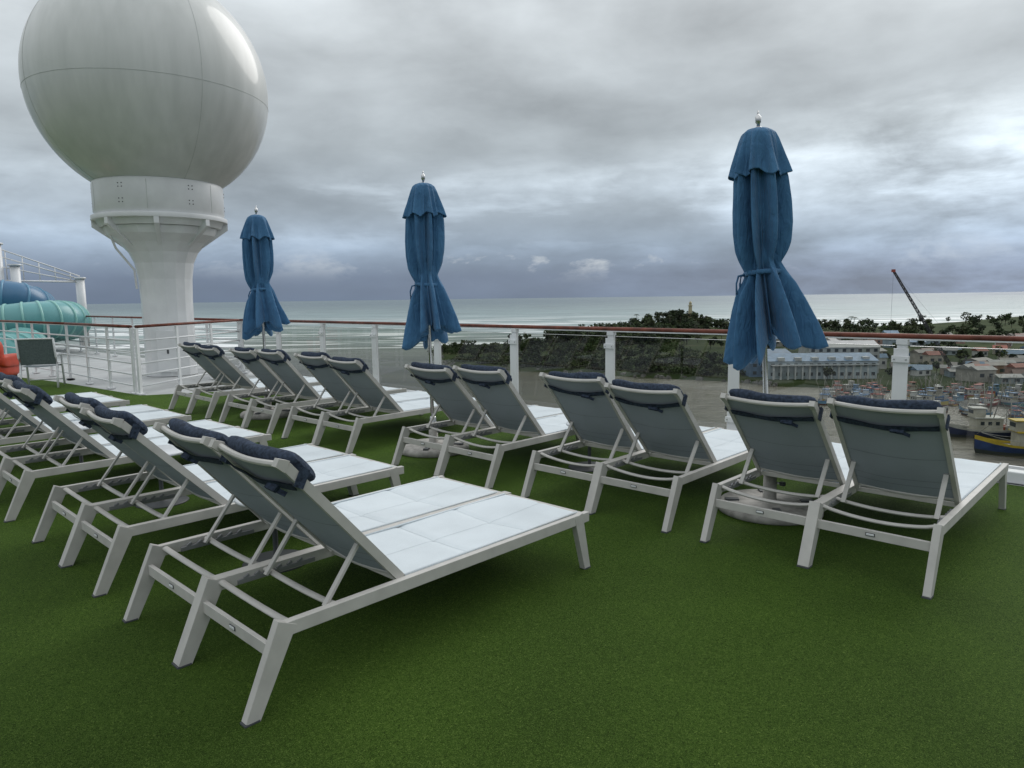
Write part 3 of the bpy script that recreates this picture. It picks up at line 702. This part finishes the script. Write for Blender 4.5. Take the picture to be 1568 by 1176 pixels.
# ---------------------------------------------------------------- boats
def boat(B,x,y,L,rot,hull,cab,trim=(.6,.6,.58),rig=True,boot=(.16,.05,.045)):
    X,Y,_=S(x,y); c,s=math.cos(rot),math.sin(rot); k=L/12
    T=lambda a,b_,z:(X+(a*c-b_*s)*k,Y+(a*s+b_*c)*k,SEA+z*k)
    st=[(-6,1.5,1.5),(-4,1.9,1.4),(-1,2.05,1.35),(2,1.9,1.6),(4,1.35,2.0),(5.6,.5,2.5),(6.3,.05,2.7)]
    for z0,z1,cc,wd0,wd1 in ((-.4,.25,boot,.72,.84),(.25,.78,hull,.84,1.0),(.78,1.0,trim,1.0,1.03)):
        vs=[];fs=[]
        for (a,w,h) in st:
            for sd in (-1,1): vs.append(T(a*(.95 if z0<0 else 1),sd*w*wd0,h*z0 if z0>0 else -.4)); vs.append(T(a,sd*w*wd1,h*z1))
        for i in range(len(st)-1):
            o=i*4; fs+=[(o,o+4,o+5,o+1),(o+3,o+7,o+6,o+2)]
        fs.append((0,1,3,2)); B.add(vs,fs,P,False,cc)
    vs=[];fs=[]
    for (a,w,h) in st: vs+=[T(a,-w*.97,h*.76),T(a,w*.97,h*.76)]
    for i in range(len(st)-1): fs.append((i*2,i*2+2,i*2+3,i*2+1))
    B.add(vs,fs,P,False,(.22,.20,.165))
    B.box(T(-1.2,0,2.2),(4.2*k,2.6*k,2.2*k),P,rot,cab); B.box(T(-1.2,0,3.4),(4.8*k,3.1*k,.18*k),P,rot,trim)
    B.box(T(.4,0,4.2),(1.9*k,2.0*k,1.5*k),P,rot,cab); B.box(T(.4,0,5.05),(2.3*k,2.4*k,.14*k),P,rot,trim)
    for sd in (-1,1):
        for q in (-2.4,-1.2,0): B.box(T(q,sd*1.31,2.5),(.6*k,.06*k,.6*k),P,rot,(.03,.04,.05))
    B.box(T(1.36,0,4.4),(.06*k,1.6*k,.6*k),P,rot,(.03,.04,.05))
    for q in range(4): B.box(T(random.uniform(-5,-3.6),random.uniform(-1.2,1.2),1.6),(random.uniform(.4,.9)*k,.5*k,.6*k),P,rot,random.choice([(.40,.09,.05),(.08,.18,.36),(.34,.34,.32),(.45,.30,.06)]))
    if rig:
        dk=(.24,.23,.20); B.tube([T(-1.8,0,3.4),T(-1.8,0,9.5)],.11*k,P,6,col=dk); B.tube([T(-5,0,1.4),T(-5,0,6.5)],.09*k,P,6,col=dk)
        for sd in (-1,1):
            B.tube([T(-1.6,sd*.8,2),T(-2,sd*3.2,9.0)],.08*k,P,5,col=dk); B.tube([T(-5,sd*1.2,1.4),T(-5,sd*1.2,4.4)],.07*k,P,5,col=dk)
            rl_=[T(a,sd*w*1.0,h+.65) for a,w,h in st[:6]]; B.tube(rl_,.03*k,P,4,col=(.4,.4,.38))
        B.tube([T(-5,-1.2,4.4),T(-5,1.2,4.4)],.07*k,P,5,col=dk)
        B.tube([T(-1.8,0,9.3),T(6.1,0,2.8)],.03*k,P,4,col=dk); B.tube([T(-1.8,0,9.3),T(-5.8,0,2.0)],.03*k,P,4,col=dk)
cols=[(.04,.11,.30),(.46,.46,.44),(.34,.06,.045),(.05,.22,.24),(.46,.36,.09),(.05,.08,.16),(.50,.50,.50),(.11,.26,.40),(.06,.07,.08),(.45,.45,.43)]
mb=MB()
rows=[((135,300),(420,222)),((128,285),(410,208)),((122,270),(330,200)),((122,255),(260,192))]
for ri,((xa,ya),(xb,yb)) in enumerate(rows):
    n=[66,58,42,22][ri]
    for k in range(n):
        t=(k+random.uniform(-.3,.3))/n; x=xa+(xb-xa)*t; y=ya+(yb-ya)*t+random.uniform(-6,6)
        boat(mb,x,y,random.uniform(6,13),YAW+random.choice([0,1.57,-1.57,3.14,1.2,-1.2])+random.uniform(-.3,.3),random.choice(cols),random.choice([(.56,.57,.56),(.46,.44,.38),(.18,.31,.44),(.58,.58,.58),(.50,.50,.48)]),random.choice([(.48,.48,.46),(.36,.08,.06),(.09,.19,.36)]),random.random()<.8)
mb.obj('moored_fishing_boats')
for (x,y,L,rot,h,tm) in ((135,201,20,YAW+3.0,(.035,.045,.10),(.46,.46,.42)),(131,178,21,YAW+2.95,(.025,.05,.16),(.58,.42,.04)),(151,192,21,YAW+2.9,(.025,.055,.17),(.55,.40,.05)),(118,214,16,YAW+2.7,(.24,.24,.23),(.36,.32,.12)),(162,208,18,YAW+3.1,(.06,.10,.14),(.45,.45,.43))):
    b=MB(); boat(b,x,y,L,rot,h,(.50,.48,.40),tm,True,(.04,.045,.05)); b.obj('fishing_trawler')
b=MB(); X,Y,Z=S(213,335,SEA+1.8)
cR=(.30,.05,.03); dk=(.05,.05,.055)
for sd in (-2.2,2.2):
    q=S(213,335+sd,SEA+2.8); b.box(q,(8,1.1,1.6),P,YAW,dk)
b.box(S(213,335,SEA+4.6),(7.5,4.2,2.6),P,YAW,cR); b.box(S(210.2,333.4,SEA+5.0),(2,1.8,3),P,YAW,(.5,.5,.48))
p0=Vector(S(211,335,SEA+4.5)); p1=Vector(S(180,335,SEA+52)); d=(p1-p0).normalized(); sx=Vector(S(0,1,0)); nn=d.cross(sx)
cor=[(-1,-1),(1,-1),(1,1),(-1,1)]
K=26
def cp(i,t): 
    w=.60*(1-.45*t); return p0+(p1-p0)*t+sx*(cor[i][0]*w)+nn*(cor[i][1]*w)
for i in range(4): b.tube([cp(i,0),cp(i,1)],.16,P,5,col=dk)
for k in range(K):
    for i in range(4): b.tube([cp(i,k/K),cp((i+1)%4,(k+1)/K)],.10,P,4,col=dk)
b.box(tuple(p1),(1.3,1.3,1.3),P,YAW,(.30,.06,.04))
b.tube([p1,p1+Vector((0,0,-32))],.04,P,4,col=dk); b.box(tuple(p1+Vector((0,0,-32))),(.8,.8,1.4),P,YAW,dk)
m0=Vector(S(217,335,SEA+11)); b.tube([S(214,335,SEA+5),m0],.2,P,5,col=dk); b.tube([m0,p1],.03,P,4,col=dk); b.tube([m0,S(217,335,SEA+5)],.12,P,4,col=dk)
b.obj('harbour_crane')

# ---------------------------------------------------------------- world
w=bpy.data.worlds.new("World"); scene.world=w; w.use_nodes=True; nt=w.node_tree; L=nt.links; nt.nodes.clear()
out=N(nt,'ShaderNodeOutputWorld'); SUNAZ=YAW*-1+math.radians(37); SUNEL=math.radians(36)
sky=N(nt,'ShaderNodeTexSky',sky_type='NISHITA'); sky.sun_disc=False; sky.sun_elevation=SUNEL; sky.sun_rotation=SUNAZ
bg1=N(nt,'ShaderNodeBackground'); bg1.inputs[1].default_value=.08; L.new(sky.outputs[0],bg1.inputs[0])
tc=N(nt,'ShaderNodeTexCoord'); rot=N(nt,'ShaderNodeMapping'); rot.inputs['Rotation'].default_value=(0,0,-YAW); L.new(tc.outputs['Generated'],rot.inputs[0])
sep=N(nt,'ShaderNodeSeparateXYZ'); L.new(rot.outputs[0],sep.inputs[0])
def Mt(op,a,b_=None,c_=None,clamp=False):
    n=N(nt,'ShaderNodeMath',operation=op); n.use_clamp=clamp
    for i,v in enumerate((a,b_,c_)):
        if v is None: continue
        if isinstance(v,(int,float)): n.inputs[i].default_value=v
        else: L.new(v,n.inputs[i])
    return n.outputs[0]
x,y,z=sep.outputs
az=Mt('ARCTAN2',x,y)
zc=Mt('MAXIMUM',z,0.0)
den=Mt('ADD',zc,.16)
U=Mt('DIVIDE',x,den); V=Mt('DIVIDE',y,den)
cv=N(nt,'ShaderNodeCombineXYZ'); L.new(U,cv.inputs[0]); L.new(V,cv.inputs[1]); cv.inputs[2].default_value=3.3
def noise(vec,scale,detail,rough,dist):
    n=N(nt,'ShaderNodeTexNoise'); n.inputs['Scale'].default_value=scale; n.inputs['Detail'].default_value=detail; n.inputs['Roughness'].default_value=rough; n.inputs['Distortion'].default_value=dist
    L.new(vec,n.inputs['Vector']); return n.outputs['Fac']
def vec(sx,sz,o):
    c=N(nt,'ShaderNodeCombineXYZ'); L.new(Mt('MULTIPLY',az,sx),c.inputs[0]); L.new(Mt('MULTIPLY',zc,sz),c.inputs[1]); c.inputs[2].default_value=o; return c.outputs[0]
n1=noise(cv.outputs[0],.55,4,.45,.2)
n2=noise(vec(1,2.4,1.7),4.2,6,.52,.15)
n3=noise(vec(1,2.4,8.2),8,6,.6,.2)
n4=noise(vec(1,4.6,4.4),4.0,6,.55,.15)
def gauss(a0,aw,z0,zw,amp):
    da=Mt('POWER',Mt('ABSOLUTE',Mt('DIVIDE',Mt('SUBTRACT',az,a0),aw)),2.0); dz=Mt('POWER',Mt('ABSOLUTE',Mt('DIVIDE',Mt('SUBTRACT',zc,z0),zw)),2.0)
    return Mt('MULTIPLY',Mt('EXPONENT',Mt('MULTIPLY',Mt('ADD',da,dz),-1.0)),amp)
base=ramp(nt,[(0,(.160,.212,.300)),(.03,(.168,.218,.308)),(.07,(.255,.320,.405)),(.12,(.355,.415,.475)),(.20,(.410,.458,.490)),(.32,(.560,.605,.630)),(.55,(.92,.97,1.0)),(1,(1.05,1.10,1.14))],zc)
m1=Mt('MULTIPLY_ADD',Mt('SUBTRACT',n1,.5),.80,1.0)
m2=Mt('MULTIPLY_ADD',Mt('SUBTRACT',n2,.5),1.20,m1)
lo=Mt('MINIMUM',Mt('MULTIPLY_ADD',zc,8.0,.30),1.0)
m3=Mt('MULTIPLY_ADD',Mt('SUBTRACT',m2,1.0),lo,1.0)
m3=Mt('MAXIMUM',m3,.68)
st=ramp(nt,[(.50,0),(.60,.6),(.72,1)],n4)
m3=Mt('ADD',m3,Mt('MULTIPLY',st.outputs[0],gauss(.1,1.2,.115,.065,.60)))
glow=Mt('ADD',gauss(.56,.30,.160,.065,.62),gauss(.80,.50,.02,.12,.75))
gmod=Mt('ADD',Mt('MULTIPLY',Mt('SUBTRACT',n3,.5),3.8),Mt('MULTIPLY',Mt('SUBTRACT',n4,.5),3.6))
glow=Mt('MULTIPLY',glow,Mt('MAXIMUM',Mt('ADD',gmod,.95),.12))
g2=Mt('ADD',gauss(-.55,.35,.36,.14,.12),gauss(.02,.32,.155,.022,.40))
g2=Mt('ADD',g2,gauss(-.60,.22,.13,.07,.30)); g2=Mt('ADD',g2,gauss(-.36,.26,.078,.030,.50))
g2=Mt('SUBTRACT',g2,gauss(.0,.30,.23,.06,.12))
n3c=Mt('MULTIPLY_ADD',Mt('SUBTRACT',n3,.5),3.4,1.0)
tot=Mt('ADD',Mt('ADD',m3,glow),Mt('MULTIPLY',g2,n3c))
pf=ramp(nt,[(.53,0),(.62,1)],n3); band=gauss(.10,.42,.050,.016,.90)
puff=Mt('MULTIPLY',pf.outputs[0],band)
sc=N(nt,'ShaderNodeVectorMath',operation='SCALE'); L.new(base.outputs[0],sc.inputs[0]); L.new(tot,sc.inputs['Scale'])
mx=N(nt,'ShaderNodeMix',data_type='RGBA'); L.new(puff,mx.inputs[0]); L.new(sc.outputs[0],mx.inputs[6]); mx.inputs[7].default_value=(.56,.61,.66,1)
bg2=N(nt,'ShaderNodeBackground'); L.new(mx.outputs[2],bg2.inputs[0]); bg2.inputs[1].default_value=1.0
ms=N(nt,'ShaderNodeMixShader'); ms.inputs[0].default_value=.95; L.new(bg1.outputs[0],ms.inputs[1]); L.new(bg2.outputs[0],ms.inputs[2]); L.new(ms.outputs[0],out.inputs[0])

sd=bpy.data.lights.new('sun','SUN'); sd.energy=1.4; sd.angle=math.radians(40); sd.color=(1,.97,.93)
so=bpy.data.objects.new('sun',sd); bpy.context.collection.objects.link(so)
dv=Vector((math.sin(SUNAZ)*math.cos(SUNEL),math.cos(SUNAZ)*math.cos(SUNEL),math.sin(SUNEL))); so.rotation_euler=dv.to_track_quat('Z','Y').to_euler()

# ---------------------------------------------------------------- camera
cd=bpy.data.cameras.new('camera'); co=bpy.data.objects.new('camera',cd); bpy.context.collection.objects.link(co)
Rv=Vector((math.cos(YAW),math.sin(YAW),0)); Fv=Vector((-math.sin(YAW)*math.cos(PIT),math.cos(YAW)*math.cos(PIT),-math.sin(PIT))); Uv=Rv.cross(Fv)
cx=math.cos(ROL)*Rv-math.sin(ROL)*Uv; cy=math.sin(ROL)*Rv+math.cos(ROL)*Uv
mtx=Matrix((cx,cy,-Fv)).transposed().to_4x4(); mtx.translation=Vector((0,0,EYE)); co.matrix_world=mtx
cd.sensor_width=36; cd.lens=36*1079.1/1568; cd.clip_start=.05; cd.clip_end=120000
scene.camera=co
scene.view_settings.view_transform='Standard'; scene.view_settings.look='None'; scene.view_settings.exposure=0
